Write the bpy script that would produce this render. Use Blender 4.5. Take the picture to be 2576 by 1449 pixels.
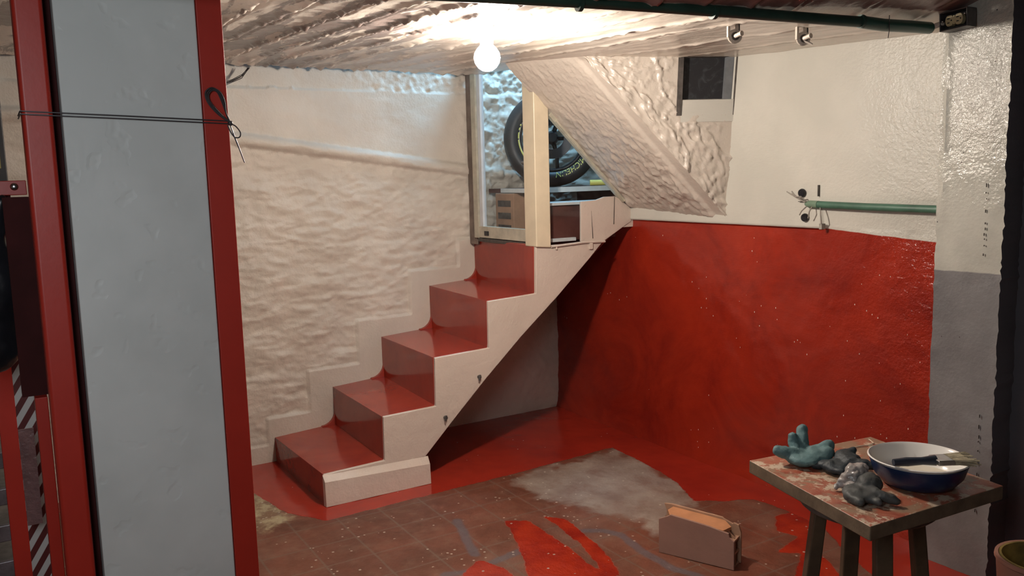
import bpy, bmesh, math, random
import numpy as np
from mathutils import Vector, Matrix, noise
random.seed(7)
R = math.radians
S = bpy.context.scene
for o in list(bpy.data.objects): bpy.data.objects.remove(o)
COL = S.collection

# ------------------------------------------------------------------ camera
yaw, pit, rol = R(58.819), R(7.499), R(-1.478)
fw = Vector((-math.sin(yaw)*math.cos(pit), math.cos(yaw)*math.cos(pit), -math.sin(pit)))
rt = Vector((math.cos(yaw), math.sin(yaw), 0)); up = rt.cross(fw)
r2 = rt*math.cos(rol)+up*math.sin(rol); u2 = -rt*math.sin(rol)+up*math.cos(rol)
cd = bpy.data.cameras.new('camera'); cam = bpy.data.objects.new('camera', cd); COL.objects.link(cam)
cam.matrix_world = Matrix(((r2.x, u2.x, -fw.x, 4.51), (r2.y, u2.y, -fw.y, 0.0), (r2.z, u2.z, -fw.z, 1.5), (0, 0, 0, 1)))
cd.sensor_width = 36; cd.lens = 2150/2576*36; cd.clip_start = .02
S.camera = cam
# ------------------------------------------------------------------ world, lights, exposure
w = bpy.data.worlds.new('world'); S.world = w; w.use_nodes = True
w.node_tree.nodes['Background'].inputs[0].default_value = (.6, .7, 1, 1)
w.node_tree.nodes['Background'].inputs[1].default_value = .02
S.view_settings.view_transform = 'Standard'; S.view_settings.look = 'None'
S.view_settings.exposure = -0.13; S.view_settings.gamma = 1.0; S.view_settings.use_curve_mapping = False
BULB = 1080.0      # radiance of the bulb
def area(name, loc, size, energy, color, aim, size_y=None):
    l = bpy.data.lights.new(name, 'AREA'); l.energy = energy; l.color = color; l.size = size
    if size_y: l.shape = 'RECTANGLE'; l.size_y = size_y
    o = bpy.data.objects.new(name, l); COL.objects.link(o); o.location = loc
    o.rotation_euler = (Vector(aim)-Vector(loc)).to_track_quat('-Z', 'Y').to_euler(); return o
area('room_light', (4.0, -.28, 1.83), .30, 21, (.90, .96, 1.0), (2.3, .6, 1.0), 1.0)
area('stairwell_daylight', (.30, 2.80, 2.70), .40, 34, (.36, .70, 1.0), (.06, 2.25, 1.5))

# ------------------------------------------------------------------ helpers
def tag(o, label=None, cat=None, group=None, kind=None):
    if label: o['label'] = label
    if cat: o['category'] = cat
    if group: o['group'] = group
    if kind: o['kind'] = kind
    return o
def link(name, me, m=None, parent=None, smooth=True, loc=None):
    o = bpy.data.objects.new(name, me); COL.objects.link(o)
    if m and not me.materials: me.materials.append(m)
    if smooth:
        for p in me.polygons: p.use_smooth = True
    if parent: o.parent = parent
    if loc: o.location = loc
    return o
def empty(name, loc, label=None, cat=None, group=None, rz=0):
    o = bpy.data.objects.new(name, None); COL.objects.link(o); o.location = loc; o.rotation_euler.z = rz
    o.empty_display_size = .05
    return tag(o, label, cat, group)
class MB:
    def __init__(s, org=(0, 0, 0)): s.bm = bmesh.new(); s.o = Vector(org)
    def hexa(s, p):      # 8 points: bottom 4 ccw, top 4
        v = [s.bm.verts.new(Vector(q)-s.o) for q in p]
        for f in ((3, 2, 1, 0), (4, 5, 6, 7), (0, 1, 5, 4), (1, 2, 6, 5), (2, 3, 7, 6), (3, 0, 4, 7)):
            s.bm.faces.new([v[i] for i in f])
        return s
    def box(s, a, b):
        (x0, y0, z0), (x1, y1, z1) = a, b
        return s.hexa([(x0, y0, z0), (x1, y0, z0), (x1, y1, z0), (x0, y1, z0), (x0, y0, z1), (x1, y0, z1), (x1, y1, z1), (x0, y1, z1)])
    def obox(s, c, ax, ay, az, hx, hy, hz):
        c = Vector(c); ax, ay, az = Vector(ax).normalized()*hx, Vector(ay).normalized()*hy, Vector(az).normalized()*hz
        return s.hexa([c-ax-ay-az, c+ax-ay-az, c+ax+ay-az, c-ax+ay-az, c-ax-ay+az, c+ax-ay+az, c+ax+ay+az, c-ax+ay+az])
    def prism(s, pts, d):   # polygon pts (3d) extruded by vector d
        a = [s.bm.verts.new(Vector(q)-s.o) for q in pts]; b = [s.bm.verts.new(Vector(q)-s.o+Vector(d)) for q in pts]
        n = len(a); s.bm.faces.new(a); s.bm.faces.new(b[::-1])
        for i in range(n): s.bm.faces.new([a[i], b[i], b[(i+1) % n], a[(i+1) % n]])
        return s
    def tube(s, pts, r, n=12, cap=True):
        pts = [Vector(p)-s.o for p in pts]; rr = r if isinstance(r, (list, tuple)) else [r]*len(pts)
        rings = []; prev = None
        for i, p in enumerate(pts):
            t = (pts[min(i+1, len(pts)-1)]-pts[max(i-1, 0)]).normalized()
            if prev is None:
                a = t.orthogonal().normalized()
            else:
                a = (prev-t*prev.dot(t)).normalized()
            prev = a; b = t.cross(a)
            rings.append([s.bm.verts.new(p+(a*math.cos(k*2*math.pi/n)+b*math.sin(k*2*math.pi/n))*rr[i]) for k in range(n)])
        for i in range(len(rings)-1):
            for k in range(n):
                s.bm.faces.new([rings[i][k], rings[i][(k+1) % n], rings[i+1][(k+1) % n], rings[i+1][k]])
        if cap: s.bm.faces.new(rings[0][::-1]); s.bm.faces.new(rings[-1])
        return s
    def lathe(s, prof, c=(0, 0, 0), axis=(0, 0, 1), n=40, closed=False):
        q = Vector((0, 0, 1)).rotation_difference(Vector(axis).normalized()); c = Vector(c)-s.o
        rings = []
        for r, z in prof:
            rings.append([s.bm.verts.new(c+q @ Vector((r*math.cos(k*2*math.pi/n), r*math.sin(k*2*math.pi/n), z))) for k in range(n)])
        m = len(rings)
        for i in range(m if closed else m-1):
            j = (i+1) % m
            for k in range(n): s.bm.faces.new([rings[i][k], rings[i][(k+1) % n], rings[j][(k+1) % n], rings[j][k]])
        if not closed: s.bm.faces.new(rings[0][::-1]); s.bm.faces.new(rings[-1])
        return s
    def ball(s, c, r, sub=2, scale=(1, 1, 1)):
        bmesh.ops.create_icosphere(s.bm, subdivisions=sub, radius=r, matrix=Matrix.Translation(Vector(c)-s.o) @ Matrix.Diagonal((*scale, 1)))
        return s
    def build(s, name, m, parent=None, bevel=0, smooth=True, seg=2, sub=0):
        bmesh.ops.recalc_face_normals(s.bm, faces=s.bm.faces)
        me = bpy.data.meshes.new(name); s.bm.to_mesh(me); s.bm.free()
        o = link(name, me, m, parent, smooth)
        if bevel:
            b = o.modifiers.new('bevel', 'BEVEL'); b.width = bevel; b.segments = seg; b.limit_method = 'ANGLE'; b.angle_limit = R(35)
            b.harden_normals = True
        elif smooth:
            try: me.set_sharp_from_angle(angle=R(40))
            except Exception: pass
        return o
def rel(o): return o        # marker

# ---- node materials
class NT:
    def __init__(s, name):
        s.m = bpy.data.materials.new(name); s.m.use_nodes = True; s.t = s.m.node_tree
        s.p = s.t.nodes['Principled BSDF']; s.co = s.t.nodes.new('ShaderNodeTexCoord').outputs['Object']
    def n(s, t, **k):
        x = s.t.nodes.new('ShaderNode'+t)
        for a, b in k.items(): setattr(x, a, b)
        return x
    def L(s, a, b): s.t.links.new(a, b)
    def mapv(s, scale, co=None):
        x = s.n('Mapping'); x.inputs['Scale'].default_value = scale; s.L(co or s.co, x.inputs[0]); return x.outputs[0]
    def noise(s, sc, det=4, rough=.55, dist=0, stretch=None):
        x = s.n('TexNoise'); x.inputs['Scale'].default_value = sc; x.inputs['Detail'].default_value = det
        x.inputs['Roughness'].default_value = rough; x.inputs['Distortion'].default_value = dist
        s.L(s.mapv(stretch) if stretch else s.co, x.inputs['Vector']); return x.outputs['Fac']
    def voro(s, sc, feature='F1', stretch=None):
        x = s.n('TexVoronoi', feature=feature); x.inputs['Scale'].default_value = sc
        s.L(s.mapv(stretch) if stretch else s.co, x.inputs['Vector']); return x.outputs['Distance']
    def ramp(s, f, stops, interp='LINEAR'):
        x = s.n('ValToRGB'); x.color_ramp.interpolation = interp
        e = x.color_ramp.elements
        while len(e) < len(stops): e.new(.5)
        for i, (p, c) in enumerate(stops):
            e[i].position = p; e[i].color = (c, c, c, 1) if isinstance(c, (int, float)) else (*c, 1)
        s.L(f, x.inputs[0]); return x.outputs[0]
    def mix(s, f, a, b):
        x = s.n('Mix', data_type='RGBA')
        for sock, v in ((x.inputs[0], f), (x.inputs[6], a), (x.inputs[7], b)):
            if isinstance(v, bpy.types.NodeSocket): s.L(v, sock)
            elif isinstance(v, (int, float)): sock.default_value = v
            else: sock.default_value = (*v, 1)
        return x.outputs[2]
    def math(s, op, a, b=0.0, clamp=False):
        x = s.n('Math', operation=op, use_clamp=clamp)
        for i, v in enumerate((a, b)):
            if isinstance(v, bpy.types.NodeSocket): s.L(v, x.inputs[i])
            else: x.inputs[i].default_value = v
        return x.outputs[0]
    def attr(s, name):
        x = s.n('Attribute', attribute_name=name); return x.outputs['Fac']
    def xyz(s):
        x = s.n('SeparateXYZ'); s.L(s.co, x.inputs[0]); return x.outputs
    def step(s, v, at, width=.002):   # 1 where v > at
        x = s.n('MapRange'); x.inputs[1].default_value = at-width; x.inputs[2].default_value = at+width
        s.L(v, x.inputs[0]); return x.outputs[0]
    def color(s, c):
        if isinstance(c, bpy.types.NodeSocket): s.L(c, s.p.inputs['Base Color'])
        else: s.p.inputs['Base Color'].default_value = (*c, 1)
        return s
    def rough(s, r):
        if isinstance(r, bpy.types.NodeSocket): s.L(r, s.p.inputs['Roughness'])
        else: s.p.inputs['Roughness'].default_value = r
        return s
    def bump(s, hs, dist=.01):
        prev = None
        for h, st in hs:
            b = s.n('Bump'); b.inputs['Strength'].default_value = st; b.inputs['Distance'].default_value = dist
            s.L(h, b.inputs['Height'])
            if prev: s.L(prev, b.inputs['Normal'])
            prev = b.outputs[0]
        s.L(prev, s.p.inputs['Normal']); return s
def simple(name, c, rough=.5, var=.25, sc=18, bump=0, metal=0, bsc=60, spec=None):
    t = NT(name); n = t.noise(sc)
    d = tuple(x*(1-var) for x in c)
    t.color(t.mix(t.ramp(n, [(.35, 0), (.65, 1)]), d, c)).rough(rough)
    t.p.inputs['Metallic'].default_value = metal
    if spec is not None: t.p.inputs['Specular IOR Level'].default_value = spec
    if bump: t.bump([(t.noise(bsc), bump)], .004)
    return t.m

# white oil paint on rough plaster
WH = (.66, .60, .52)
def white_paint(name, c=WH, rough=.38, fine=.35, coarse=.3, dirt=.12, streak=None, fsc=90):
    t = NT(name)
    n1 = t.noise(3.5, 5); n2 = t.noise(fsc, 3)
    c2 = tuple(x*(1-dirt) for x in c)
    t.color(t.mix(t.ramp(n1, [(.4, 0), (.62, 1)]), c2, c)).rough(rough)
    hs = [(t.noise(22, 5, .6), coarse), (n2, fine)]
    if streak: hs.append((t.noise(20, 2, .5, 0, streak), .25))
    t.bump(hs, .006); return t
M = {}
M['white_smooth'] = white_paint('white paint on brushed plaster', (.56, .54, .485), .33, .12, .12, .06, (1.5, 1.5, 22)).m
M['white_rough'] = white_paint('white paint on rough plaster', (.595, .535, .46), .55, .3, .5, .10).m
M['white_gloss'] = white_paint('glossy cream paint on lumpy plaster', (.58, .51, .44), .22, .3, .45, .1).m
M['stringer'] = white_paint('pinkish white paint on concrete', (.62, .525, .45), .42, .2, .8, .06).m
M['cream'] = simple('cream oil paint', (.68, .58, .42), .3, .1, 12, .1)
M['cream_old'] = simple('old cream paint on iron', (.52, .48, .38), .4, .25, 20, .3)
M['dark_rust'] = simple('bare dark iron', (.10, .085, .075), .6, .5, 30, .5)
M['brown_putty'] = simple('grey brown cement fillet', (.22, .17, .14), .8, .4, 14, .6)
M['green'] = simple('green plastic conduit', (.022, .062, .046), .4, .3, 8, .1)
M['green_wall'] = simple('dusty green conduit', (.060, .145, .10), .45, .3, 12, .1)
M['black'] = simple('black plastic', (.012, .012, .016), .3, .3, 10, .3, bsc=25)
M['dark'] = simple('dark room furniture', (.02, .015, .014), .6, .4, 6)
M['maroon'] = simple('dark maroon board', (.045, .008, .008), .75, .3, 10, spec=.15)
M['red_steel'] = simple('red enamelled steel', (.38, .020, .010), .42, .12, 4, .05)
M['steel'] = simple('zinc steel', (.5, .5, .5), .3, .3, 30, .1, 1)
M['dull_steel'] = simple('dull galvanised box', (.17, .165, .16), .45, .4, 30, .2, .7)
M['ivory'] = simple('ivory plastic outlet', (.62, .52, .30), .35, .15, 40)
M['wire'] = simple('dark annealed wire', (.06, .055, .06), .45, .3, 60, 0, .5)
M['grey_wire'] = simple('painted electric wire', (.34, .31, .27), .5, .3, 40)
M['rubber'] = simple('tyre rubber', (.018, .017, .019), .5, .25, 30, .1)
M['rim_black'] = simple('black alloy rim', (.012, .012, .014), .25, .2, 10)
M['yellow'] = simple('yellow lettering', (.75, .70, .18), .5, .05, 10)
M['brown_board'] = simple('red brown painted board', (.12, .045, .035), .5, .35, 9, .2)
M['tan'] = simple('tan fired clay', (.42, .24, .15), .8, .2, 12, .3)
M['edge_white'] = simple('white painted shelf edge', (.7, .7, .68), .35, .1, 20)
M['wood_leg'] = simple('dark stained stool leg', (.085, .052, .027), .6, .4, 12, .2)
M['enamel_blue'] = simple('blue enamel', (.012, .025, .075), .3, .15, 12)
M['enamel_white'] = simple('white enamel', (.78, .76, .72), .15, .03, 8)
M['wet_paint'] = simple('wet cream paint', (.78, .72, .58), .12, .04, 20, .1)
M['teal'] = simple('teal rubber glove', (.10, .19, .20), .65, .3, 25, .4, bsc=120)
M['teal_dark'] = simple('dark teal rubber glove', (.02, .03, .038), .6, .5, 25, .5, bsc=90)
M['grey_rubber'] = simple('dark grey rubber glove', (.055, .06, .06), .6, .35, 25, .4, bsc=90)
M['grey_bag'] = simple('crumpled grey plastic film', (.36, .33, .31), .22, .3, 40, .8, bsc=50)
M['bristle'] = simple('paint caked bristles', (.46, .40, .27), .8, .4, 60, .8, bsc=150)
M['brush_dark'] = simple('dark blue painted handle', (.03, .04, .06), .4, .4, 30)
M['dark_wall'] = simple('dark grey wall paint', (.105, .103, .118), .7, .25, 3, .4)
M['pot'] = simple('salmon plastic tub', (.40, .20, .15), .5, .2, 8)
M['pot_in'] = simple('yellow stained tub lining', (.36, .26, .07), .6, .6, 14, .3)
M['string'] = simple('pale string', (.6, .5, .4), .8, .2, 40)
M['concrete'] = simple('bare concrete', (.19, .13, .11), .8, .3, 10, .3)

# glass pane: clear with a mirror-like sheen
t = NT('window glass'); tr = t.n('BsdfTransparent'); gl = t.n('BsdfGlossy'); mx = t.n('MixShader'); fr = t.n('Fresnel')
gl.inputs['Roughness'].default_value = .03; tr.inputs[0].default_value = (.93, .95, .96, 1); fr.inputs[0].default_value = 1.45
ge = t.n('NewGeometry'); t.L(t.math('MULTIPLY', fr.outputs[0], t.math('SUBTRACT', 1.0, ge.outputs['Backfacing'])), mx.inputs[0]); t.L(tr.outputs[0], mx.inputs[1]); t.L(gl.outputs[0], mx.inputs[2])
t.L(mx.outputs[0], t.t.nodes['Material Output'].inputs[0]); M['glass'] = t.m
# opaque window pane, the dark space behind it painted into its colour
t = NT('glass painted dark'); t.color(t.mix(t.ramp(t.noise(6, 4, .6, 2, (1, 3, 3)), [(.5, 0), (.75, 1)]), (.022, .022, .025), (.055, .06, .065))).rough(.3)
M['dark_glass'] = t.m

# red floor / stair paint
def red_paint(name, c=(.36, .032, .022), rough=.16, spk=0.0, bumps=.12, mott=.3):
    t = NT(name)
    n = t.noise(2.2, 5, .6, .6)
    base = t.mix(t.ramp(n, [(.3, 0), (.7, 1)]), tuple(x*(1-mott) for x in c), (c[0]*1.08, c[1]*1.3, c[2]))
    t.color(base).rough(rough); t.bump([(t.noise(9, 4), bumps), (t.noise(70, 2), bumps*.6)], .004)
    return t
M['red_stair'] = red_paint('glossy red floor enamel', (.33, .030, .020), .13, bumps=.06).m

# back wall: red dado below, white above
t = NT('back wall paint'); X = t.xyz()
lim = t.math('SUBTRACT', 1.240, t.math('MULTIPLY', t.math('MAXIMUM', t.math('SUBTRACT', X[0], 2.06), 0.0), .065))
wob = t.math('MULTIPLY', t.math('SUBTRACT', t.noise(14), .5), .006)
zz = t.math('ADD', t.math('SUBTRACT', X[2], lim), wob)
mask = t.step(zz, 0.0, .0015)
mot = t.noise(2.0, 6, .65, .8)
red = t.mix(t.ramp(mot, [(.28, 0), (.5, .55), (.72, 1)]), (.17, .011, .007), (.345, .026, .010))
sp = t.math('LESS_THAN', t.voro(24, 'F1', (1.6, 1, .8)), .07)
sp2 = t.math('MULTIPLY', sp, t.math('GREATER_THAN', t.math('ADD', t.noise(3.2), t.math('MULTIPLY', X[0], .035)), .62))
red = t.mix(sp2, red, (.7, .6, .5))
whi = t.mix(t.ramp(t.noise(3, 5), [(.4, 0), (.62, 1)]), (.505, .49, .435), (.56, .54, .48))
t.color(t.mix(mask, red, whi)).rough(t.mix(mask, (.2, .2, .2), (.35, .35, .35)))
rx = t.n('MapRange'); rx.inputs[1].default_value = 1.9; rx.inputs[2].default_value = 2.6; t.L(X[0], rx.inputs[0])
fine = t.math('MULTIPLY', t.noise(75, 3), rx.outputs[0])
t.bump([(t.noise(14, 5, .6), .22), (fine, .75), (t.math('MULTIPLY', t.noise(34, 2, .5), rx.outputs[0]), .5), (t.noise(20, 2, .5, 0, (1.2, 1, 22)), .10)], .006)
M['back_wall'] = t.m

# ceiling
t = NT('ceiling paint'); X = t.xyz()
edge = t.math('SUBTRACT', X[0], t.math('ADD', 2.36, t.math('MULTIPLY', X[1], .115)))
edge = t.math('ADD', edge, t.math('MULTIPLY', t.math('SUBTRACT', t.noise(9), .5), .05))
brown = t.mix(t.ramp(t.noise(2.5, 5), [(.4, 0), (.65, 1)]), (.20, .105, .095), (.31, .185, .16))
st = t.noise(1.0, 5, .60, .4, (1.5, 7.5, 1))
ym = t.n('MapRange'); ym.inputs[1].default_value = 1.9; ym.inputs[2].default_value = 1.3; t.L(X[1], ym.inputs[0])
stain = t.math('MULTIPLY', t.ramp(st, [(.47, 0), (.50, 1)]), ym.outputs[0])
stain = t.math('MULTIPLY', stain, .92)
cw = t.mix(stain, (.72, .65, .56), (.15, .105, .095))
t.color(t.mix(t.step(edge, 0, .004), cw, brown)).rough(.26)
t.bump([(t.noise(18, 5, .6, .5, (1, 2.2, 1)), .22), (t.noise(80, 3), .2)], .005)
M['ceiling'] = t.m

# right column: white over grey
t = NT('column paint'); X = t.xyz()
wob = t.math('MULTIPLY', t.math('SUBTRACT', t.noise(12), .5), .01)
mask = t.step(t.math('ADD', X[2], wob), 1.118, .002)
gry = t.mix(t.ramp(t.noise(4, 5), [(.4, 0), (.65, 1)]), (.15, .145, .148), (.215, .21, .212))
whi = t.mix(t.ramp(t.noise(4, 5), [(.42, 0), (.6, 1)]), (.43, .42, .37), (.50, .49, .435))
pit = t.math('MULTIPLY', t.math('LESS_THAN', t.voro(26), .07), t.math('GREATER_THAN', t.noise(7), .56))
t.color(t.mix(pit, t.mix(mask, gry, whi), (.07, .06, .06))).rough(t.mix(mask, (.4, .4, .4), (.17, .17, .17)))
hz_ = t.n('MapRange'); hz_.inputs[1].default_value = 1.25; hz_.inputs[2].default_value = 1.6; hz_.inputs[3].default_value = .3; t.L(X[2], hz_.inputs[0])
t.bump([(t.noise(20, 4), .15), (t.math('MULTIPLY', t.noise(85, 3), hz_.outputs[0]), .6)], .006)
M['column'] = t.m

# white post paint
t = NT('post white paint'); t.color(t.mix(t.ramp(t.noise(3, 4), [(.4, 0), (.65, 1)]), (.49, .515, .505), (.56, .585, .575))).rough(.5)
t.bump([(t.ramp(t.noise(7, 3, .5, .8), [(.35, 0), (.6, 1)]), .12), (t.ramp(t.noise(16, 2, .5), [(.62, 1), (.70, 0)]), .25)], .004); M['post_white'] = t.m

# floor
t = NT('worn floor paint'); X = t.xyz()
def fld(name, amp, sc, wid=.004, det=5):
    v = t.math('ADD', t.attr(name), t.math('MULTIPLY', t.math('SUBTRACT', t.noise(sc, det, .65), .5), amp))
    return t.step(v, 0.0, wid)
n1 = t.noise(2.6, 7, .7, .5); n2 = t.noise(11, 6, .7)
worn = t.mix(t.ramp(n1, [(.3, 0), (.5, .5), (.7, 1)]), (.085, .028, .014), (.185, .060, .033))
worn = t.mix(t.ramp(n2, [(.5, 0), (.72, .4)]), worn, (.20, .12, .08))
worn = t.mix(t.ramp(t.noise(2.0, 4), [(.54, 0), (.68, .4)]), worn, (.23, .14, .10))
bk = t.n('TexBrick'); bk.inputs['Scale'].default_value = 1; bk.offset = 0; bk.inputs['Brick Width'].default_value = .2; bk.inputs['Row Height'].default_value = .2
bk.inputs['Mortar Size'].default_value = .006; bk.inputs['Mortar Smooth'].default_value = .6; t.L(t.co, bk.inputs['Vector'])
worn = t.mix(t.math('MULTIPLY', bk.outputs['Fac'], .5), worn, (.15, .115, .09))
grey = t.mix(t.ramp(t.noise(5, 6, .7), [(.35, 0), (.65, 1)]), (.20, .14, .115), (.315, .26, .215))
fl = t.mix(t.math('MULTIPLY', fld('grey', .35, 6, .03), t.ramp(t.noise(9, 5, .7), [(.3, .55), (.5, 1)])), worn, grey)
fl = t.mix(t.math('MULTIPLY', fld('yellow', .22, 7, .03), t.ramp(t.noise(14, 5, .7), [(.42, .25), (.58, 1)])), fl, (.40, .33, .20))
fl = t.mix(t.math('MULTIPLY', fld('blue', .025, 14, .006), .7), fl, (.10, .092, .105))
fl = t.mix(fld('stroke', .05, 10, .004), fl, t.mix(t.ramp(t.noise(6), [(.4, 0), (.6, 1)]), (.26, .016, .008), (.36, .028, .010)))
chips = t.math('MULTIPLY', t.math('LESS_THAN', t.voro(30), .16), t.math('GREATER_THAN', t.noise(4.5, 4), .53))
fl = t.mix(t.math('MULTIPLY', chips, .75), fl, (.5, .44, .36))
redc = t.mix(t.ramp(t.noise(2, 4), [(.35, 0), (.65, 1)]), (.27, .020, .012), (.36, .028, .014))
redc = t.mix(t.math('LESS_THAN', t.voro(11), .03), redc, (.6, .45, .4))
pm = fld('paint', .035, 14, .003)
t.color(t.mix(pm, fl, redc))
wet = t.math('MAXIMUM', pm, fld('stroke', .05, 10, .004))
t.rough(t.mix(wet, t.mix(t.noise(12), (.28, .28, .28), (.75, .75, .75)), (.17, .17, .17)))
t.bump([(t.math('MULTIPLY', t.noise(25, 5, .7), t.math('SUBTRACT', 1.0, t.math('MULTIPLY', pm, .85))), .5), (bk.outputs['Fac'], -.1)], .006)
M['floor'] = t.m

# ---- grids
def polysd(P, poly):
    """signed distance (positive inside) of Nx2 points to polygon"""
    poly = np.array(poly, float); x, y = P[:, 0], P[:, 1]
    d = np.full(len(P), 1e9); ins = np.zeros(len(P), bool)
    for i in range(len(poly)):
        a, b = poly[i], poly[(i+1) % len(poly)]; ab = b-a
        tt = np.clip(((P-a) @ ab)/(ab @ ab), 0, 1); q = a+tt[:, None]*ab
        d = np.minimum(d, np.hypot(x-q[:, 0], y-q[:, 1]))
        c = ((a[1] > y) != (b[1] > y)) & (x < (b[0]-a[0])*(y-a[1])/((b[1]-a[1]) or 1e-12)+a[0]); ins ^= c
    return np.where(ins, d, -d)
def linesd(P, pts, w):
    pts = np.array(pts, float); d = np.full(len(P), 1e9)
    for a, b in zip(pts[:-1], pts[1:]):
        ab = b-a; tt = np.clip(((P-a) @ ab)/(ab @ ab), 0, 1); q = a+tt[:, None]*ab
        d = np.minimum(d, np.hypot(P[:, 0]-q[:, 0], P[:, 1]-q[:, 1]))
    return w-d
def grid(name, us, vs, fn, m, keep=None, flip=False):
    nu, nv = len(us), len(vs)
    co = [fn(u, v) for v in vs for u in us]
    fs = []
    for j in range(nv-1):
        for i in range(nu-1):
            if keep and not keep((us[i]+us[i+1])/2, (vs[j]+vs[j+1])/2): continue
            a = j*nu+i; f = (a, a+1, a+nu+1, a+nu)
            fs.append(f[::-1] if flip else f)
    me = bpy.data.meshes.new(name); me.from_pydata(co, [], fs); me.update()
    return link(name, me, m)
def lin(a, b, st): n = max(2, int(round((b-a)/st))+1); return [a+(b-a)*i/(n-1) for i in range(n)]
def N(x, y, z=0, oct=4):
    return noise.fractal((x, y, z), .8, 2.1, oct)
def sst(e0, e1, x):
    v = min(1, max(0, (x-e0)/(e1-e0))); return v*v*(3-2*v)

# ================================================================== SETTING
# floor
us, vs = lin(0, 5.6, .014), lin(-1.6, 3.1, .014)
fl = grid('floor', us, vs, lambda x, y: (x, y, .0025*N(x*6, y*6)*sst(0, .3, x-.0)), M['floor']); tag(fl, kind='structure')
P = np.array([(x, y) for y in vs for x in us])
unp = [(.15, .5), (.36, .96), (.765, 1.031), (.959, 1.152), (.95, 1.5), (.93, 2.167), (.885, 2.813), (1.15, 2.79), (1.477, 2.742),
       (1.716, 2.635), (1.78, 2.72), (1.859, 2.87), (2.05, 2.89), (2.25, 2.865), (2.45, 2.75), (2.75, 2.6), (5.6, 2.4), (5.6, -1.6), (.15, -1.6)]
A = {'paint': -polysd(P, unp),
     'grey': polysd(P, [(1.0, 2.12), (.92, 2.813), (1.477, 2.742), (1.716, 2.635), (1.879, 2.29), (1.515, 2.185), (1.292, 2.118)]),
     'yellow': polysd(P, [(.325, .976), (.647, 1.029), (.866, 1.019), (.925, .879), (.5, .8)]),
     'blue': np.maximum.reduce([linesd(P, l, .02) for l in (
         [(1.294, 1.633), (1.502, 1.571), (1.636, 1.534)], [(1.738, 1.558), (1.703, 1.727)],
         [(1.698, 2.029), (1.746, 2.098), (1.816, 2.128), (2.003, 2.099), (2.169, 2.096), (2.274, 2.139)], [(1.723, 1.357), (1.751, 1.427)])]),
     'stroke': np.maximum.reduce([polysd(P, l) for l in (
         [(1.415, 1.806), (1.475, 1.892), (1.763, 1.881), (2.007, 1.859), (2.099, 1.883), (2.4, 1.7), (1.913, 1.612), (1.652, 1.721)],
         [(1.478, 1.973), (1.546, 2.032), (1.756, 2.007), (1.951, 1.96), (2.107, 1.896), (2.057, 1.85), (1.83, 1.93), (1.614, 1.96)],
         [(1.688, 1.515), (1.809, 1.57), (1.888, 1.575), (2.1, 1.4), (1.769, 1.401)],
         [(2.047, 2.80), (2.05, 2.909), (2.214, 2.879), (2.329, 2.701), (2.6, 2.55), (2.56, 2.42), (2.471, 2.429), (2.36, 2.6), (2.299, 2.528), (2.247, 2.716), (2.152, 2.682)])])}
for k, v in A.items():
    at = fl.data.attributes.new(k, 'FLOAT', 'POINT'); at.data.foreach_set('value', v.astype(np.float32))

# left wall (x = 0) : rough plaster, stepped smooth band, embedded painted pipe, set-back top strip
def band_top(y):
    for lim, z in ((1.165, .095), (1.403, .243), (1.705, .475), (2.037, .72), (2.355, .975), (2.6, 1.137)):
        if y < lim: return z
    return 0
def left_wall(y, z):
    pz = 1.72-(y-1.118)*.1374 if y > .3 else 1.83
    d = abs(z-pz)/.034
    bul = .030*math.sqrt(max(0, 1-d*d)) if d < 1 else 0
    upper = sst(pz-.02, pz+.03, z)
    ro = N(y*4.5, z*9, 3)*.010 + N(y*14, z*34, 7)*.0045 + max(0, N(y*9+z*3, z*24, 1))*.006
    sm = N(y*5, z*6, 9)*.004
    beyond = sst(2.38, 2.5, y)
    amt = 1-upper*.82*(1-beyond)
    h = ro*amt+sm*(1-amt)
    if beyond > 0: h += beyond*(abs(N(y*10, z*10, 4))*.035)*(1 if z < 1.98 else 1.3)
    top = band_top(y)
    if y > 1.0 and y < 2.6 and z < top:
        h = .013+N(y*5, z*5, 2)*.0025
    elif z < .12 and y <= 1.165: h = h*.5+.004
    if y > 1.75 and z < .02+.868*(y-1.727): h = .008+(h-.008)*.22
    if z > 1.985 + .006*N(y*6, 0): h -= .012; h += abs(N(y*16, z*20, 5))*.016*sst(1.5, 2.2, y)
    return (bul*(1-.3*beyond)+h, y, z)
wl = grid('wall_left', lin(-1.6, .95, .03)[:-1]+lin(.95, 3.1, .0085)+lin(3.1, 4.3, .03)[1:], lin(0, 2.75, .0085), left_wall, M['white_rough'], flip=False); tag(wl, kind='structure')
# back wall (y = 3.06)
xs = lin(0, .775, .014)[:-1]+lin(.775, 2.05, .014)+[2.054, 2.058]+lin(2.07, 2.76, .011)
zs = lin(0, 1.2, .013)[:-1]+lin(1.2, 1.238, .0095)+[1.2415]+lin(1.25, 2.15, .013)
def back_wall(x, z):
    h = N(x*4, z*4, 11)*.006+N(x*16, z*18, 5)*.002*sst(1.2, 2.4, x)
    if z > 1.24: h = (.018 if x < 2.056 else .018*sst(1.24, 1.40, z))+N(x*3, z*3)*.002
    if z < .12: h += .02*(1-z/.12)**2
    return (x, 3.06-h, z)
bw = grid('wall_back', xs, zs, back_wall, M['back_wall'], keep=lambda x, z: not (x < .775 and z > 1.2)); tag(bw, kind='structure')
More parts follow.
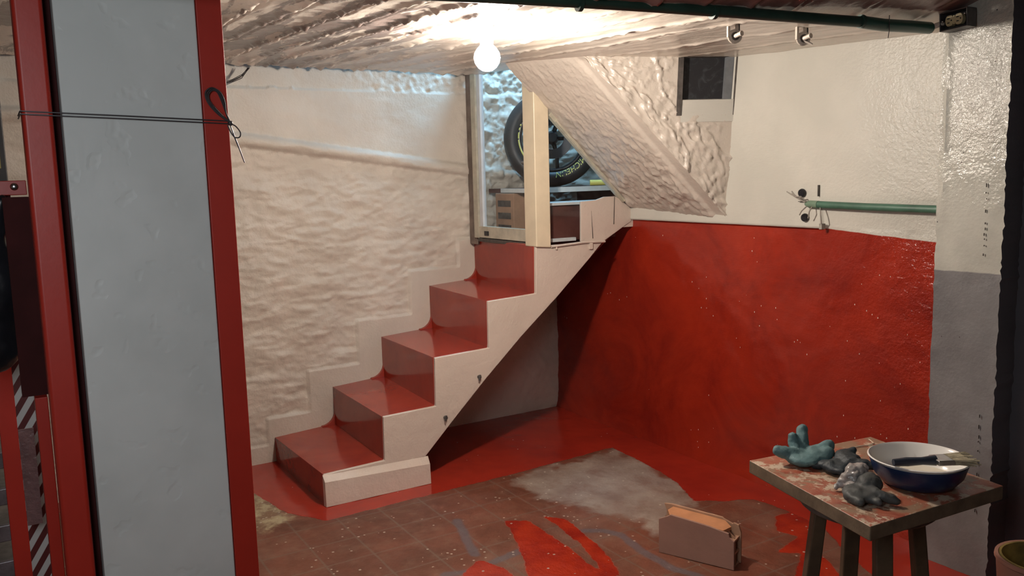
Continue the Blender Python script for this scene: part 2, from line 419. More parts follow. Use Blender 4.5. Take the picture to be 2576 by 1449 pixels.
# ceiling: lumpy board-marked render, stops short of the left wall
def cz(x, y): return 2.085-.040*x+min(.09, .38*max(0, x-2.56))
LINES = [(.42, .006), (.55, .004), (.70, .007), (.83, .005), (.97, .008), (1.10, .005), (1.22, .007), (1.36, .006), (1.50, .005), (1.68, .006), (1.86, .004), (2.03, .005), (2.2, .004), (2.5, .003), (2.8, .003)]
def ceil(x, y):
    h = N(x*2.2, y*5, 2)*.004+N(x*9, y*18, 5)*.0014
    yy = y+N(x*2.3, 0, 8)*.035
    for l, a in LINES:
        d = (yy-l)/.014; jag = .5+.9*abs(N(x*13, l*9, 3))
        if abs(d) < 2.2: h += a*2.2*jag*math.exp(-d*d)-a*1.0*math.exp(-(d-1.6)**2)
    if x < .26: h += .016*(1-(x-.19)/.07)*(.4+abs(N(y*9, 1)))
    return (x, y, cz(x, y)-h)
def ckeep(x, y):
    if x < .775: return y < 2.47
    if x < 1.25: return y < 2.254+(x-.775)*.31+.05
    if x < 1.55: return y < 2.42+(x-1.25)*2.4
    return True
ce = grid('ceiling', lin(.19, 2.95, .014)+lin(3.0, 5.6, .05), lin(-1.6, .2, .04)[:-1]+lin(.2, 3.12, .0085), ceil, M['ceiling'], keep=ckeep, flip=True); tag(ce, kind='structure')
# upper slab on top of the ceiling (keeps the stairwell daylight out of the room)
b = MB(); b.box((.21, -1.6, 2.105), (5.6, 2.24, 2.22)); b.box((1.25, 2.24, 2.10), (5.6, 2.38, 2.22)); b.box((1.50, 2.38, 2.10), (5.6, 3.2, 2.22))
tag(b.build('ceiling', M['concrete'], smooth=False), kind='structure')
# wall around
tag(MB().box((-.02, -1.7, -.02), (5.7, -1.6, 2.75)).build('wall_front', M['white_smooth'], smooth=False), kind='structure')
tag(MB().box((5.6, -1.6, 0), (5.7, 3.2, 2.75)).build('wall_right', M['white_smooth'], smooth=False), kind='structure')
tag(MB().box((2.80, 3.06, 0), (5.6, 3.16, 2.2)).build('wall_back', M['dark_wall'], smooth=False), kind='structure')

# soffit of the flight above (ruled surface) with its smooth edge band
def soff(u, v):    # u across, v down
    a = Vector((.775, 2.250, 2.058)).lerp(Vector((1.249, 2.390, 2.040)), u); b_ = Vector((.74, 3.06, 1.298)).lerp(Vector((1.520, 3.06, 1.245)), u)
    p = a.lerp(b_, v); n = Vector((.05, -.72, -.69)).normalized()
    w_ = .35+.65*sst(.25, .8, v); h = (abs(N(u*7, v*8, 3))*.012+max(0, N(u*19, v*23, 7))*.012)*w_+N(u*40, v*46, 2)*.0022
    band = sst(.86, .90, u); h = h*(1-band)-.012*band
    h *= sst(0, .04, v)*sst(1, .95, v)
    return tuple(p+n*h)
so = grid('ceiling', lin(0, 1, .011), lin(0, 1, .009), soff, M['white_gloss'], flip=True); tag(so, kind='structure')
# drip-textured wall of the upper stair, with the small window opening
PA, PB = Vector((1.235, 2.395, 0)), Vector((1.508, 3.07, 0)); WD = (PB-PA); WL = WD.length; WD.normalize(); WN = Vector((WD.y, -WD.x, 0))
def wpt(s, z, h=0): return PA+WD*s+WN*h+Vector(((z-1.283)*.10*(s/WL), 0, z))
# window position along s
WS0, WS1, WZ0, WZ1 = .45, .700, 1.758, 2.028
def side_wall(s, z):
    zl = 2.032-(s/WL)*(2.040-1.252)
    z2 = zl+(2.08-zl)*z
    v = abs(N(s*6+z2*2, z2*3.2, 3)); v2 = abs(N(s*13-z2*2, z2*7, 9)); h = .013*math.exp(-(v/.09)**2)+.008*math.exp(-(v2/.10)**2)+N(s*4, z2*4, 1)*.006
    if abs(s-(WS0+WS1)/2) < (WS1-WS0)/2+.03 and z2 > WZ0-.03: h *= .35
    return tuple(wpt(s, z2, h))
def skeep(s, z):
    zl = 2.032-(s/WL)*(2.040-1.252); z2 = zl+(2.08-zl)*z
    return not (WS0 < s < WS1 and WZ0 < z2 < WZ1)
sw = grid('wall_side', lin(0, WL, .0085), lin(0, 1, .011), side_wall, M['white_gloss'], keep=skeep); tag(sw, kind='structure')
b = MB()   # reveal of the little window: box sides
dp = .035
for s0, s1, z0, z1 in ((WS0-.02, WS0+.004, WZ0, WZ1), (WS1-.004, WS1+.02, WZ0, WZ1), (WS0-.02, WS1+.02, WZ1-.004, WZ1+.02)):
    b.hexa([wpt(s0, z0, -dp), wpt(s1, z0, -dp), wpt(s1, z0, .004), wpt(s0, z0, .004), wpt(s0, z1, -dp), wpt(s1, z1, -dp), wpt(s1, z1, .004), wpt(s0, z1, .004)])
wf = b.build('window_1', M['dark_rust'], smooth=False); tag(wf, kind='structure')
b = MB(); b.hexa([wpt(WS0, WZ0-.03, -dp), wpt(WS1, WZ0-.03, -dp), wpt(WS1, WZ0-.03, .004), wpt(WS0, WZ0-.03, .004), wpt(WS0, WZ0+.078, -dp), wpt(WS1, WZ0+.078, -dp), wpt(WS1, WZ0+.072, .0), wpt(WS0, WZ0+.072, .0)])
b.build('window_sill', M['white_smooth'], wf, smooth=False)
b = MB(); b.hexa([wpt(WS0, WZ0, -dp-.01), wpt(WS1, WZ0, -dp-.01), wpt(WS1, WZ0, -dp), wpt(WS0, WZ0, -dp), wpt(WS0, WZ1, -dp-.01), wpt(WS1, WZ1, -dp-.01), wpt(WS1, WZ1, -dp), wpt(WS0, WZ1, -dp)])
b.build('pane', M['dark_glass'], wf, smooth=False)
b = MB(); b.hexa([wpt(WS1-.045, WZ0, -dp), wpt(WS1-.01, WZ0, -dp), wpt(WS1-.01, WZ0, -dp+.02), wpt(WS1-.045, WZ0, -dp+.02), wpt(WS1-.045, WZ1, -dp), wpt(WS1-.01, WZ1, -dp), wpt(WS1-.01, WZ1, -dp+.02), wpt(WS1-.045, WZ1, -dp+.02)])
b.build('window_frame', simple('grey window frame', (.16, .17, .18), .5), wf, smooth=False)
# stairwell beyond the door
tag(MB().box((.72, 3.10, 1.2), (.80, 4.3, 2.75)).build('wall_stairwell', M['white_rough'], smooth=False), kind='structure')
tag(MB().box((-.02, 4.3, 1.0), (1.4, 4.4, 2.75)).build('wall_rear', M['white_rough'], smooth=False), kind='structure')
tag(MB().box((-.02, -1.7, 2.75), (5.7, 4.4, 2.80)).build('ceiling', M['concrete'], smooth=False), kind='structure')
tag(MB().box((.0, 3.085, 1.10), (.72, 4.3, 1.235)).build('floor', M['concrete'], smooth=False), kind='structure')
# slab edges seen only from the side: close the space over the soffit
tag(MB().box((1.24, 2.40, 2.09), (5.6, 2.44, 2.75)).build('wall_slab_edge', M['concrete'], smooth=False), kind='structure')

# ================================================================== STAIRCASE
st = empty('staircase', (.39, 1.21, 0), 'red painted concrete staircase with white side rising along the rough left wall', 'staircase'); SO = Vector(st.location)
ZR = [0, .150, .372, .623, .875, 1.141]
YR = [1.207, 1.513, 1.796, 2.107, 2.400]      # riser planes at the right edge
YL = [1.203, 1.540, 1.842, 2.156, 2.465]      # ... at the wall
ZL = [0, .132, .360, .607, .873, 1.130]
for i in range(5):
    z0, z1, zl0, zl1 = ZR[i], ZR[i+1], ZL[i], ZL[i+1]
    yb, ybl = (YR[i+1]+.03, YL[i+1]+.03) if i < 4 else (2.47, 2.50)
    zt, ztl = (z1+.010, zl1+.02) if i < 4 else (z1-.01, zl1)
    b = MB(SO); lo = max(0, z0-.03) if i else 0
    lb_ = 0 if i == 0 else min(max(lo, .182+.868*(yb-1.727)), zt-.03)
    b.hexa([(0.004, YL[i], max(0, zl0-.03) if i else 0), (.772, YR[i], lo), (.772, yb, lb_), (0.004, ybl, lb_),
            (0.004, YL[i], zl1), (.772, YR[i], z1), (.772, yb, zt), (0.004, ybl, ztl)])
    # coved corner against the wall
    if i < 4:
        b.prism([(.006, YL[i+1], ztl-.012), (.006, YL[i+1]-.085, ztl-.012)]+[(.006, YL[i+1]-.075*(1-math.sin(a_)), ztl+.075*(1-math.cos(a_))) for a_ in [k_*math.pi/16 for k_ in range(9)]], (.026, 0, 0))
    b.build('step', M['red_stair'], st, bevel=.010, seg=3)
# stringer face
low = [(2.749, 1.043), (2.536, .857), (2.30, .665), (2.085, .475), (1.90, .30), (1.727, .132)]
prof = [(1.209, 0), (1.209, .149), (1.513, .157), (1.516, .372), (1.796, .379), (1.800, .621), (2.107, .632), (2.109, .872), (2.400, .885), (2.404, 1.132), (2.842, 1.130)]
# base block under the first step
bo = [(.765, y, z) for y, z in prof]+[(.765, y, z) for y, z in low]+[(.765, 1.73, 0)]
MB(SO).prism(bo, (.022, 0, 0)).build('stringer', M['stringer'], st, bevel=.004)
# concrete underside slab
und = [(.0, 1.25, 0), (.0, 1.73, 0), (.0, 1.727, .132), (.0, 2.085, .478), (.0, 2.536, .86), (.0, 2.97, 1.200), (.0, 3.045, 1.215), (.0, 3.045, 1.232), (.0, 2.90, 1.165), (.0, 2.84, 1.135), (.0, 2.49, 1.125), (.0, 2.49, .85), (.0, 2.19, .84), (.0, 2.19, .59), (.0, 1.88, .58), (.0, 1.88, .33), (.0, 1.58, .32), (.0, 1.58, .12)]
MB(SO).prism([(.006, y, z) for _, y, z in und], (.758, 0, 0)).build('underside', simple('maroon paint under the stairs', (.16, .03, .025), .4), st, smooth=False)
# skirting with sloped top
b = MB(SO); b.hexa([(.786, 1.203, .001), (.812, 1.206, .001), (.812, 1.742, .001), (.786, 1.742, .001), (.786, 1.203, .148), (.808, 1.206, .118), (.808, 1.742, .100), (.786, 1.742, .135)])
b.build('skirting', M['stringer'], st, smooth=False)
for y, z in ((2.042, .492), (1.843, .314)):
    b = MB(SO); b.tube([(.782, y, z), (.802, y, z)], .009, 8).tube([(.800, y-.004, z-.016), (.800, y+.002, z+.012)], .005, 6); b.build('bolt', M['dull_steel'], st)

# ================================================================== DOOR AND GLAZED PARTITION
dr = empty('door_1', (.40, 2.455, 1.141), None, None); dr['kind'] = 'structure'; DO = Vector(dr.location)
def pb(a, c, name, m, parent=None, bev=.002): return MB(DO).box(a, c).build(name, m, parent or dr, bevel=bev)
b = MB(DO); b.hexa([(.014, 2.435, 1.10), (.095, 2.44, 1.10), (.095, 2.47, 1.10), (.014, 2.48, 1.10), (.014, 2.435, 2.2), (.080, 2.44, 2.2), (.080, 2.47, 2.2), (.014, 2.48, 2.2)])
b.build('jamb', M['brown_putty'], dr, bevel=.006)
pb((.082, 2.430, 1.142), (.135, 2.47, 2.10), 'frame_stile', M['cream_old'])
pb((.145, 2.436, 1.195), (.180, 2.462, 2.10), 'frame_edge', simple('bluish white door edge', (.62, .64, .66), .4, .1))
pb((.120, 2.432, 1.146), (.67, 2.466, 1.212), 'bottom_rail', M['cream_old'])
pb((.130, 2.428, 1.122), (.70, 2.47, 1.142), 'threshold', M['dark_rust'])
pb((.205, 2.426, 1.160), (.250, 2.433, 1.186), 'latch_hole', M['black'])
pb((.645, 2.430, 1.140), (.705, 2.470, 2.035), 'lock_stile', simple('cream lock stile', (.60, .55, .45), .4, .1))
b = MB(DO); b.tube([(.64, 2.428, 1.565), (.665, 2.415, 1.565), (.675, 2.432, 1.565)], .009, 8); b.build('handle', M['dark_rust'], dr)
MB(DO).box((.178, 2.447, 1.205), (.648, 2.451, 2.10)).build('pane', M['glass'], dr, smooth=False)

pt = empty('window_2', (.775, 2.42, 1.13), None, None); pt['kind'] = 'structure'; PO = Vector(pt.location)
b = MB(PO); b.hexa([(.690, 2.400, 1.128), (.800, 2.400, 1.128), (.800, 2.492, 1.120), (.690, 2.49, 1.12), (.690, 2.400, 1.96), (.800, 2.400, 1.93), (.800, 2.492, 1.835), (.690, 2.49, 1.85)])
b.build('post', M['cream'], pt, bevel=.006, seg=3)
# slanting head bar following the soffit
b = MB(PO); b.obox((.782, 2.745, 1.578), (1, 0, 0), (0, .72, -.69), (0, .69, .72), .014, .335, .011); b.build('slanting_bar', M['cream_old'], pt, bevel=.002)
b = MB(PO); b.obox((.800, 2.76, 1.560), (1, 0, 0), (0, .72, -.69), (0, .69, .72), .004, .31, .006); b.build('pipe_bead', M['cream_old'], pt, bevel=.001)
MB(PO).prism([(.772, 2.49, 1.135), (.772, 2.76, 1.135), (.772, 2.93, 1.37), (.772, 2.95, 1.375), (.772, 2.50, 1.808)], (.004, 0, 0)).build('pane', M['glass'], pt, smooth=False)
# boarded lower corner
MB(PO).prism([(.765, 2.700, 1.138), (.765, 2.703, 1.352), (.765, 2.80, 1.356), (.765, 2.86, 1.372), (.765, 2.935, 1.372), (.765, 2.985, 1.345), (.765, 3.045, 1.30), (.765, 3.045, 1.23), (.765, 2.985, 1.20), (.765, 2.85, 1.13)], (.014, 0, 0)).build('board', M['stringer'], pt, bevel=.002)
MB(PO).prism([(.779, 2.776, 1.150), (.779, 2.770, 1.30), (.779, 2.781, 1.150)], (.0015, 0, 0)).build('crack', M['dark_rust'], pt, smooth=False)
MB(PO).prism([(.779, 2.925, 1.22), (.779, 2.931, 1.37), (.779, 2.928, 1.37), (.779, 2.920, 1.22)], (.0015, 0, 0)).build('crack', M['dark_rust'], pt, smooth=False)
b = MB(PO); b.tube([(.793, 2.497, 1.124), (.793, 2.70, 1.134), (.793, 2.85, 1.130)], .006, 8).tube([(.793, 2.53, 1.124), (.793, 2.53, 1.108)], .005, 8).box((.783, 2.745, 1.095), (.797, 2.765, 1.13)); b.build('sill_bead', M['stringer'], pt)
# wall filler between the partition board and back wall
tag(MB().prism([(.745, 2.985, 1.345), (.745, 3.07, 1.270), (.745, 3.07, 1.20), (.745, 2.985, 1.20)], (.03, 0, 0)).build('trim_1', M['stringer'], smooth=False), kind='structure')

# ================================================================== BULB
lb = empty('light_bulb', (1.88, 1.515, 2.00), 'lit bare round light bulb hanging just under the ceiling beside the green conduit', 'light bulb'); LO = Vector(lb.location)
tg = NT('glowing bulb glass'); em = tg.n('Emission'); em.inputs[0].default_value = (1.0, .89, .78, 1); em.inputs[1].default_value = BULB
tg.L(em.outputs[0], tg.t.nodes['Material Output'].inputs[0])
MB(LO).lathe([(.001, -.046), (.017, -.043), (.031, -.033), (.042, -.017), (.046, 0), (.043, .016), (.033, .032), (.022, .043), (.016, .050), (.001, .051)], (1.88, 1.515, 1.905), n=28).build('globe', tg.m, lb)
MB(LO).lathe([(.001, 0), (.020, 0), (.022, .01), (.024, .045), (.030, .048), (.034, .070), (.001, .072)], (1.88, 1.515, 1.938), n=20).build('socket', M['ivory'], lb)

# ================================================================== CEILING CONDUIT, HOOKS, OUTLET
cp = empty('green_conduit', (2.55, 1.8, 1.965), 'long dark green plastic conduit running under the ceiling to the outlet box', 'pipe'); CO = Vector(cp.location)
def px(y): return 2.47+(y-1.185)*.137
pts = [(px(y), y, 1.972-.004*math.sin(y*3)) for y in np.linspace(-.6, 2.50, 24)]
MB(CO).tube(pts, .0175, 14).build('pipe', M['green'], cp)
MB(CO).tube([(px(2.49), 2.49, 1.968), (2.648, 2.60, 1.966), (2.642, 2.75, 1.972), (2.636, 2.875, 1.976)], .0205, 14).build('pipe_end', simple('bright green coupling', (.012, .085, .062), .35, .2, 10), cp)
for y in (1.45, 1.9, 2.48):
    MB(CO).tube([(px(y), y, 1.970), (px(y+.012), y+.012, 1.970)], .0215, 14).build('collar', M['green'], cp)
ty = empty('conduit_tie', (2.66, 2.60, 1.97), 'thin dark wire looped over the green conduit near the column', 'wire')
MB(ty.location).tube([(2.70, 2.56, 1.985), (2.672, 2.60, 1.975), (2.665, 2.61, 1.945), (2.655, 2.62, 1.925)], .0015, 6).build('wire', M['wire'], ty)
def hook(loc, lab, flip):
    h = empty('ceiling_hook', loc, lab, 'hook', 'painted roller hooks under the ceiling'); O = Vector(loc)
    c = O
    ax = Vector((.45, .85, 0)).normalized(); dn = Vector((0, 0, -.74)); fr = Vector((.85, -.45, 0))
    MB(O).obox(c+ax*-.022+dn*.025, ax, fr, dn, .004, .008, .03).obox(c+ax*.006+dn*.025, ax, fr, dn, .004, .008, .03).obox(c+dn*.004, ax, fr, dn, .026, .010, .004).build('bracket', M['white_gloss'], h, bevel=.001)
    MB(O).lathe([(.008, -.006), (.024, -.005), (.018, 0), (.024, .005), (.008, .006)], c+dn*.062, fr, 20, True).build('wheel', M['white_gloss'], h)
    MB(O).lathe([(.001, .0065), (.014, .0065), (.014, .0085), (.001, .0085)], c+dn*.062, fr, 16).build('recess', M['dark_rust'], h)
    b = MB(O); b.tube([c+dn*.062+fr*.006, c+dn*.055+fr*.03+ax*.012], .0075, 12).tube([c+dn*.055+fr*.03+ax*.012, c+dn*(.055)+fr*.034+ax*.014], .009, 12)
    if flip: b.tube([c+dn*.072+fr*.006, c+dn*.085+ax*.02+fr*.012, c+dn*.092+ax*.028+fr*.012], .004, 8)
    b.build('pin', M['white_gloss'], h)
    MB(O).tube([c+ax*.015, c+ax*.016+dn*.055], .0025, 6).build('stem', M['dark_rust'], h)
hook((2.350, 2.220, 1.996), 'white painted roller hook under the ceiling, farther from the outlet box', False)
hook((2.422, 2.478, 1.993), 'white painted roller hook with a forked dark end, nearer the outlet box', True)

# column on the right
cl = MB(); bmesh.ops.create_cube(cl.bm, size=1)
bmesh.ops.subdivide_edges(cl.bm, edges=[e for e in cl.bm.edges if abs(e.verts[0].co.z-e.verts[1].co.z) > .5], cuts=150)
bmesh.ops.subdivide_edges(cl.bm, edges=[e for e in cl.bm.edges if abs(e.verts[0].co.x-e.verts[1].co.x) > .5], cuts=20)
for v in cl.bm.verts:
    x = 2.765+v.co.x*.243; y = 3.05+v.co.y*.2; z = (v.co.z+.5)*2.11
    e = 1-min(1, (.5-abs(v.co.x))/.08)
    dx = (N(0, z*6, 3)*.006+N(0, z*43, 7)*.006 if v.co.x > 0 else N(0, z*16, 2)*.004)*e; dy = N(x*9, z*9, 2)*.003+abs(N(x*5, z*26, 6))*.006*e
    rg = .006*math.exp(-((x-2.665-.01*N(z*3, 1))/.006)**2) if z > 1.3 else 0
    v.co = Vector((x+dx-.012*(z < 1.2)*0, y-dy-rg if v.co.y < 0 else y, z))
co_ = cl.build('wall_column', M['column'], smooth=True); tag(co_, kind='structure')
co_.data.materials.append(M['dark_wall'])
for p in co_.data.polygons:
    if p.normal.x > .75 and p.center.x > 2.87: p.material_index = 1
# crack lines on the column
b = MB()
for x0, z0, z1 in ((2.826, 1.18, 1.42), (2.838, .25, .62)):
    z = z0
    while z < z1:
        l = random.uniform(.004, .016); xx = x0+random.uniform(-.002, .002)
        b.box((xx, 2.9415, z), (xx+.0012, 2.9465, z+l)); z += l+random.uniform(.008, .035)
tag(b.build('trim_2', M['dark_rust'], smooth=False), kind='structure')

ob = empty('outlet_box', (2.70, 2.93, 1.985), 'open metal box holding an ivory double electrical outlet at the top of the column', 'electrical outlet'); OO = Vector(ob.location)
AX = Vector((1, -.05, .06)).normalized(); AZ = Vector((-.06, 0, 1)).normalized(); AY = AX.cross(AZ)   # AY away from viewer
C0 = Vector((2.716, 2.905, 1.993))
def ow(a, f, u): return C0+AX*a-Vector((0, 1, 0))*f+AZ*u
b = MB(OO)
for (a0, a1, u0, u1) in ((-.052, .052, -.032, -.028), (-.052, .052, .028, .032), (-.052, -.048, -.032, .032), (.048, .052, -.032, .032)):
    b.hexa([ow(a0, -.035, u0), ow(a1, -.035, u0), ow(a1, .02, u0), ow(a0, .02, u0), ow(a0, -.035, u1), ow(a1, -.035, u1), ow(a1, .02, u1), ow(a0, .02, u1)])
b.hexa([ow(-.052, -.035, -.032), ow(.052, -.035, -.032), ow(.052, -.031, -.032), ow(-.052, -.031, -.032), ow(-.052, -.035, .032), ow(.052, -.035, .032), ow(.052, -.031, .032), ow(-.052, -.031, .032)])
b.build('box', M['dull_steel'], ob, bevel=.0015)
for k in (-.019, .015):
    rr = MB(OO); pr = []
    for i in range(24):
        an = i*2*math.pi/24; pr.append(ow(k+.0155*math.cos(an), .012, max(-.0185, min(.0185, .0205*math.sin(an)))))
    rr.prism(pr, Vector((0, .02, 0))); soc = rr.build('socket', M['ivory'], ob, bevel=.001)
    for (a, u, w_, h_) in ((k-.003, .007, .0045, .0015), (k-.003, -.007, .004, .0015), (k+.008, 0, .002, .0022)):
        MB(OO).obox(ow(a, .0125, u), AX, (0, 1, 0), AZ, w_, .001, h_).build('slot', M['black'], soc)
MB(OO).obox(ow(-.002, .006, 0), AX, (0, 1, 0), AZ, .003, .006, .015).build('yoke', M['ivory'], ob)
for a in (-.043, .040): MB(OO).ball(ow(a, .014, .002 if a < 0 else .012), .0045, 2).build('screw', M['steel'], ob)
b = MB(OO); b.tube([ow(-.052, .0, .0), (2.66, 2.895, 1.985), (2.645, 2.88, 1.978)], .010, 10); b.build('connector', M['white_gloss'], ob)

# conduit end on the right wall and hanging wires
wc = empty('wall_conduit', (2.3, 3.03, 1.335), 'short pale green conduit on the white wall above the red paint', 'pipe'); WO = Vector(wc.location)
MB(WO).tube([(2.05, 3.030, 1.343), (2.3, 3.028, 1.337), (2.66, 3.03, 1.332)], .0155, 14).build('pipe', M['green_wall'], wc)
MB(WO).tube([(1.985, 3.036, 1.345), (2.01, 3.031, 1.344), (2.055, 3.029, 1.343)], [.010, .0165, .0165], 14).build('sleeve', simple('pale green sleeve', (.16, .24, .17), .5, .2, 20), wc)
for lab, kb, wires in (('dark round knockout hole with loose wires above the wall conduit end', (1.962, 3.035, 1.392), [[(1.90, 3.01, 1.398), (1.93, 3.0, 1.388), (1.968, 3.005, 1.368), (1.992, 3.02, 1.352)], [(1.935, 3.0, 1.400), (1.96, 3.0, 1.375), (1.985, 3.0, 1.378), (1.998, 3.02, 1.355)]]),
                       ('dark round knockout hole below the wall conduit end', (1.980, 3.035, 1.285), [[(2.00, 3.02, 1.335), (1.99, 3.0, 1.315), (1.975, 3.005, 1.298)], [(2.03, 3.02, 1.335), (2.032, 3.0, 1.315), (2.018, 3.01, 1.285)]])):
    k = empty('knockout_wires', kb, lab, 'wires')
    MB(kb).lathe([(.001, -.004), (.018, -.004), (.019, .001), (.016, .008), (.001, .008)], kb, (0, -1, 0), 20).build('knob', M['black'], k)
    for w_ in wires: MB(kb).tube(w_, .0028, 7).build('wire', M['grey_wire'], k)
dw = empty('drop_wire', (2.085, 3.03, 1.26), 'thin wire hanging from the wall conduit down to the white ledge corner', 'wire')
MB(dw.location).tube([(2.072, 3.02, 1.33), (2.080, 3.012, 1.30), (2.083, 3.014, 1.275), (2.075, 3.025, 1.258), (2.072, 3.03, 1.242)], .0028, 7).box((2.066, 3.022, 1.238), (2.080, 3.045, 1.262)).build('wire', M['grey_wire'], dw)
tag(MB().box((2.047, 3.030, 1.378), (2.051, 3.05, 1.426)).box((1.945, 3.030, 1.353), (1.975, 3.05, 1.356)).build('trim_3', M['dark_rust'], smooth=False), kind='structure')

# twist of wires at the ceiling edge by the post
tw = empty('loose_wires', (.30, 1.07, 2.02), 'small tuft of loose dark wires hanging at the ceiling edge beside the left wall', 'wire')
for i in range(4):
    a = random.uniform(-.01, .01)
    MB(tw.location).tube([(.13+i*.01, 1.15+a, 2.06), (.12, 1.12+a, 2.03-.006*i), (.11, 1.08, 2.005-.004*i), (.10+.02*i, 1.02+a, 1.985-.006*i)], .002, 6).build('strand', M['wire'], tw)

# ================================================================== BEYOND THE DOOR
ws = empty('wall_shelf', (.27, 2.9, 1.41), 'long shelf behind the glass door carrying the motorcycle wheel', 'shelf'); O = Vector(ws.location)
MB(O).box((.04, 2.56, 1.400), (.50, 3.30, 1.424)).build('board', M['brown_board'], ws, bevel=.001)
MB(O).box((.50, 2.60, 1.400), (.508, 3.30, 1.428)).box((.20, 2.548, 1.402), (.508, 2.560, 1.426)).build('edge_strip', M['edge_white'], ws)
MB(O).box((.05, 3.2, 1.235), (.48, 3.24, 1.400)).build('support', M['brown_board'], ws)
bx = empty('cabinet', (.60, 2.88, 1.14), 'low red-brown cabinet with a white top edge behind the side glazing', 'cabinet'); O = Vector(bx.location)
MB(O).box((.545, 2.50, 1.145), (.72, 2.98, 1.335)).build('body', M['brown_board'], bx, bevel=.002)
MB(O).box((.540, 2.50, 1.335), (.735, 2.985, 1.350)).build('top', M['edge_white'], bx, bevel=.002)
MB(O).box((.54, 2.50, 1.141), (.735, 2.70, 1.160)).build('plinth', M['edge_white'], bx, bevel=.002)
cb = empty('clay_block', (.26, 2.60, 1.14), 'tan hollow clay block standing behind the door glass below the shelf', 'brick'); O = Vector(cb.location)
MB(O).box((.16, 2.535, 1.141), (.36, 2.63, 1.398)).build('body', M['tan'], cb, bevel=.003)
for z in (1.20, 1.27, 1.34): MB(O).box((.19, 2.533, z-.018), (.33, 2.536, z+.018)).build('cell', M['dark_rust'], cb)
yb = empty('yellow_tool', (.44, 3.05, 1.43), 'small yellow handled tool lying on the shelf beside the wheel', 'tool'); O = Vector(yb.location)
MB(O).tube([(.42, 3.03, 1.446), (.47, 3.11, 1.446)], .017, 12).build('handle', M['yellow'], yb)
MB(O).tube([(.475, 3.115, 1.446), (.50, 3.16, 1.446)], .005, 8).build('shank', M['steel'], yb)

WC = Vector((.25, 2.880, 1.712)); wa = Vector((.84, -.535, .08)).normalized()   # axis toward the room
wh = empty('motorcycle_wheel', (WC.x, WC.y, 1.424), 'black spoked motorcycle wheel with yellow tyre lettering seen through the door glass', 'wheel'); O = Vector(wh.location)
RT = .286
prof = []
for i in range(20):
    an = i*2*math.pi/20; prof.append((.236+.050*math.cos(an)*(1 if math.cos(an) > 0 else .95), .055*math.sin(an)))
MB(O).lathe(prof, WC, wa, 64, True).build('tyre', M['rubber'], wh)
MB(O).lathe([(.190, -.035), (.196, -.04), (.196, .04), (.190, .040), (.180, .03), (.176, 0), (.180, -.03)], WC, wa, 56, True).build('rim', M['rim_black'], wh)
e1 = Vector((0, 0, 1))-wa*wa.z; e1.normalize(); e2 = e1.cross(wa)      # e2 to the viewer's right?
if e2.dot(r2) < 0: e2 = -e2
for k in range(5):
    an = k*2*math.pi/5+.35; d = e1*math.cos(an)+e2*math.sin(an); d3 = e1*math.cos(an+.12)+e2*math.sin(an+.12)
    MB(O).tube([WC+d*.03, WC+d*.10+wa*.012, WC+d3*.182], [.016, .011, .012], 8).build('spoke', M['rim_black'], wh)
MB(O).lathe([(.001, -.05), (.034, -.05), (.040, -.02), (.040, .03), (.028, .05), (.001, .052)], WC, wa, 28).build('hub', M['rim_black'], wh)
MB(O).lathe([(.070, .040), (.125, .040), (.125, .044), (.070, .044)], WC, wa, 48, True).build('brake_disc', simple('dark brake disc', (.05, .05, .055), .3, .3, 10, 0, .8), wh)
# yellow dashes round the rim
def arc(a0, a1, r, wdt=.0045, off=.052):
    b = MB(O); n = max(3, int(abs(a1-a0)/.05)); p = []
    for i in range(n+1):
        an = a0+(a1-a0)*i/n; p.append(WC+(e1*math.cos(an)+e2*math.sin(an))*r+wa*off)
    b.tube(p, wdt, 6); b.build('rim_stripe', M['yellow'], wh)
# angle 0 = up, positive to the right ; left side negative
for a0, a1 in ((-1.15, -1.20), (-1.26, -1.33), (-1.40, -1.58), (-1.62, -2.50), (-2.54, -2.68)): arc(R(0)+a0, a1, .196)
# lettering on the tyre side wall
fc = bpy.data.curves.new('lettering', 'FONT'); fc.body = 'MICHELIN'; fc.size = .046; fc.align_x = 'CENTER'; fc.extrude = .001; fc.shear = .25; fc.offset = -.0002
def lettering(body, mid, rad, upside):
    fc.body = body; to = bpy.data.objects.new('lettering', fc); COL.objects.link(to)
    bpy.context.view_layer.update()
    me = bpy.data.meshes.new_from_object(to.evaluated_get(bpy.context.evaluated_depsgraph_get())); bpy.data.objects.remove(to)
    for v in me.vertices:
        x, y, z = v.co
        if upside: an = mid+x/rad; rr = rad+(y-.016)     # letter tops point outwards
        else: an = mid-x/rad; rr = rad-(y-.016)
        bul = .055*math.sqrt(max(.05, 1-((rr-.236)/.050)**2))
        v.co = WC+(e1*math.cos(an)+e2*math.sin(an))*rr+wa*(bul+.0006+z)-O
    link('lettering', me, M['yellow'], wh, False)
lettering('MICHELIN', R(148), .222, True)
lettering('MICHELIN', R(-4), .222, True)

# ================================================================== BRICK ON FLOOR
bk_ = empty('hollow_brick', (2.2, 2.28, .003), 'broken hollow clay brick standing on edge on the floor beside the stool', 'brick'); O = Vector(bk_.location)
ex = (Vector((2.317, 2.272, 0))-Vector((2.036, 2.147, 0))); LB = ex.length; ex.normalize(); ey = Vector((-ex.y, ex.x, 0)); B0 = Vector((2.036, 2.147, .002)); TH = .085
def bp(a, d, z): return B0+ex*a+ey*d+Vector((0, 0, z))
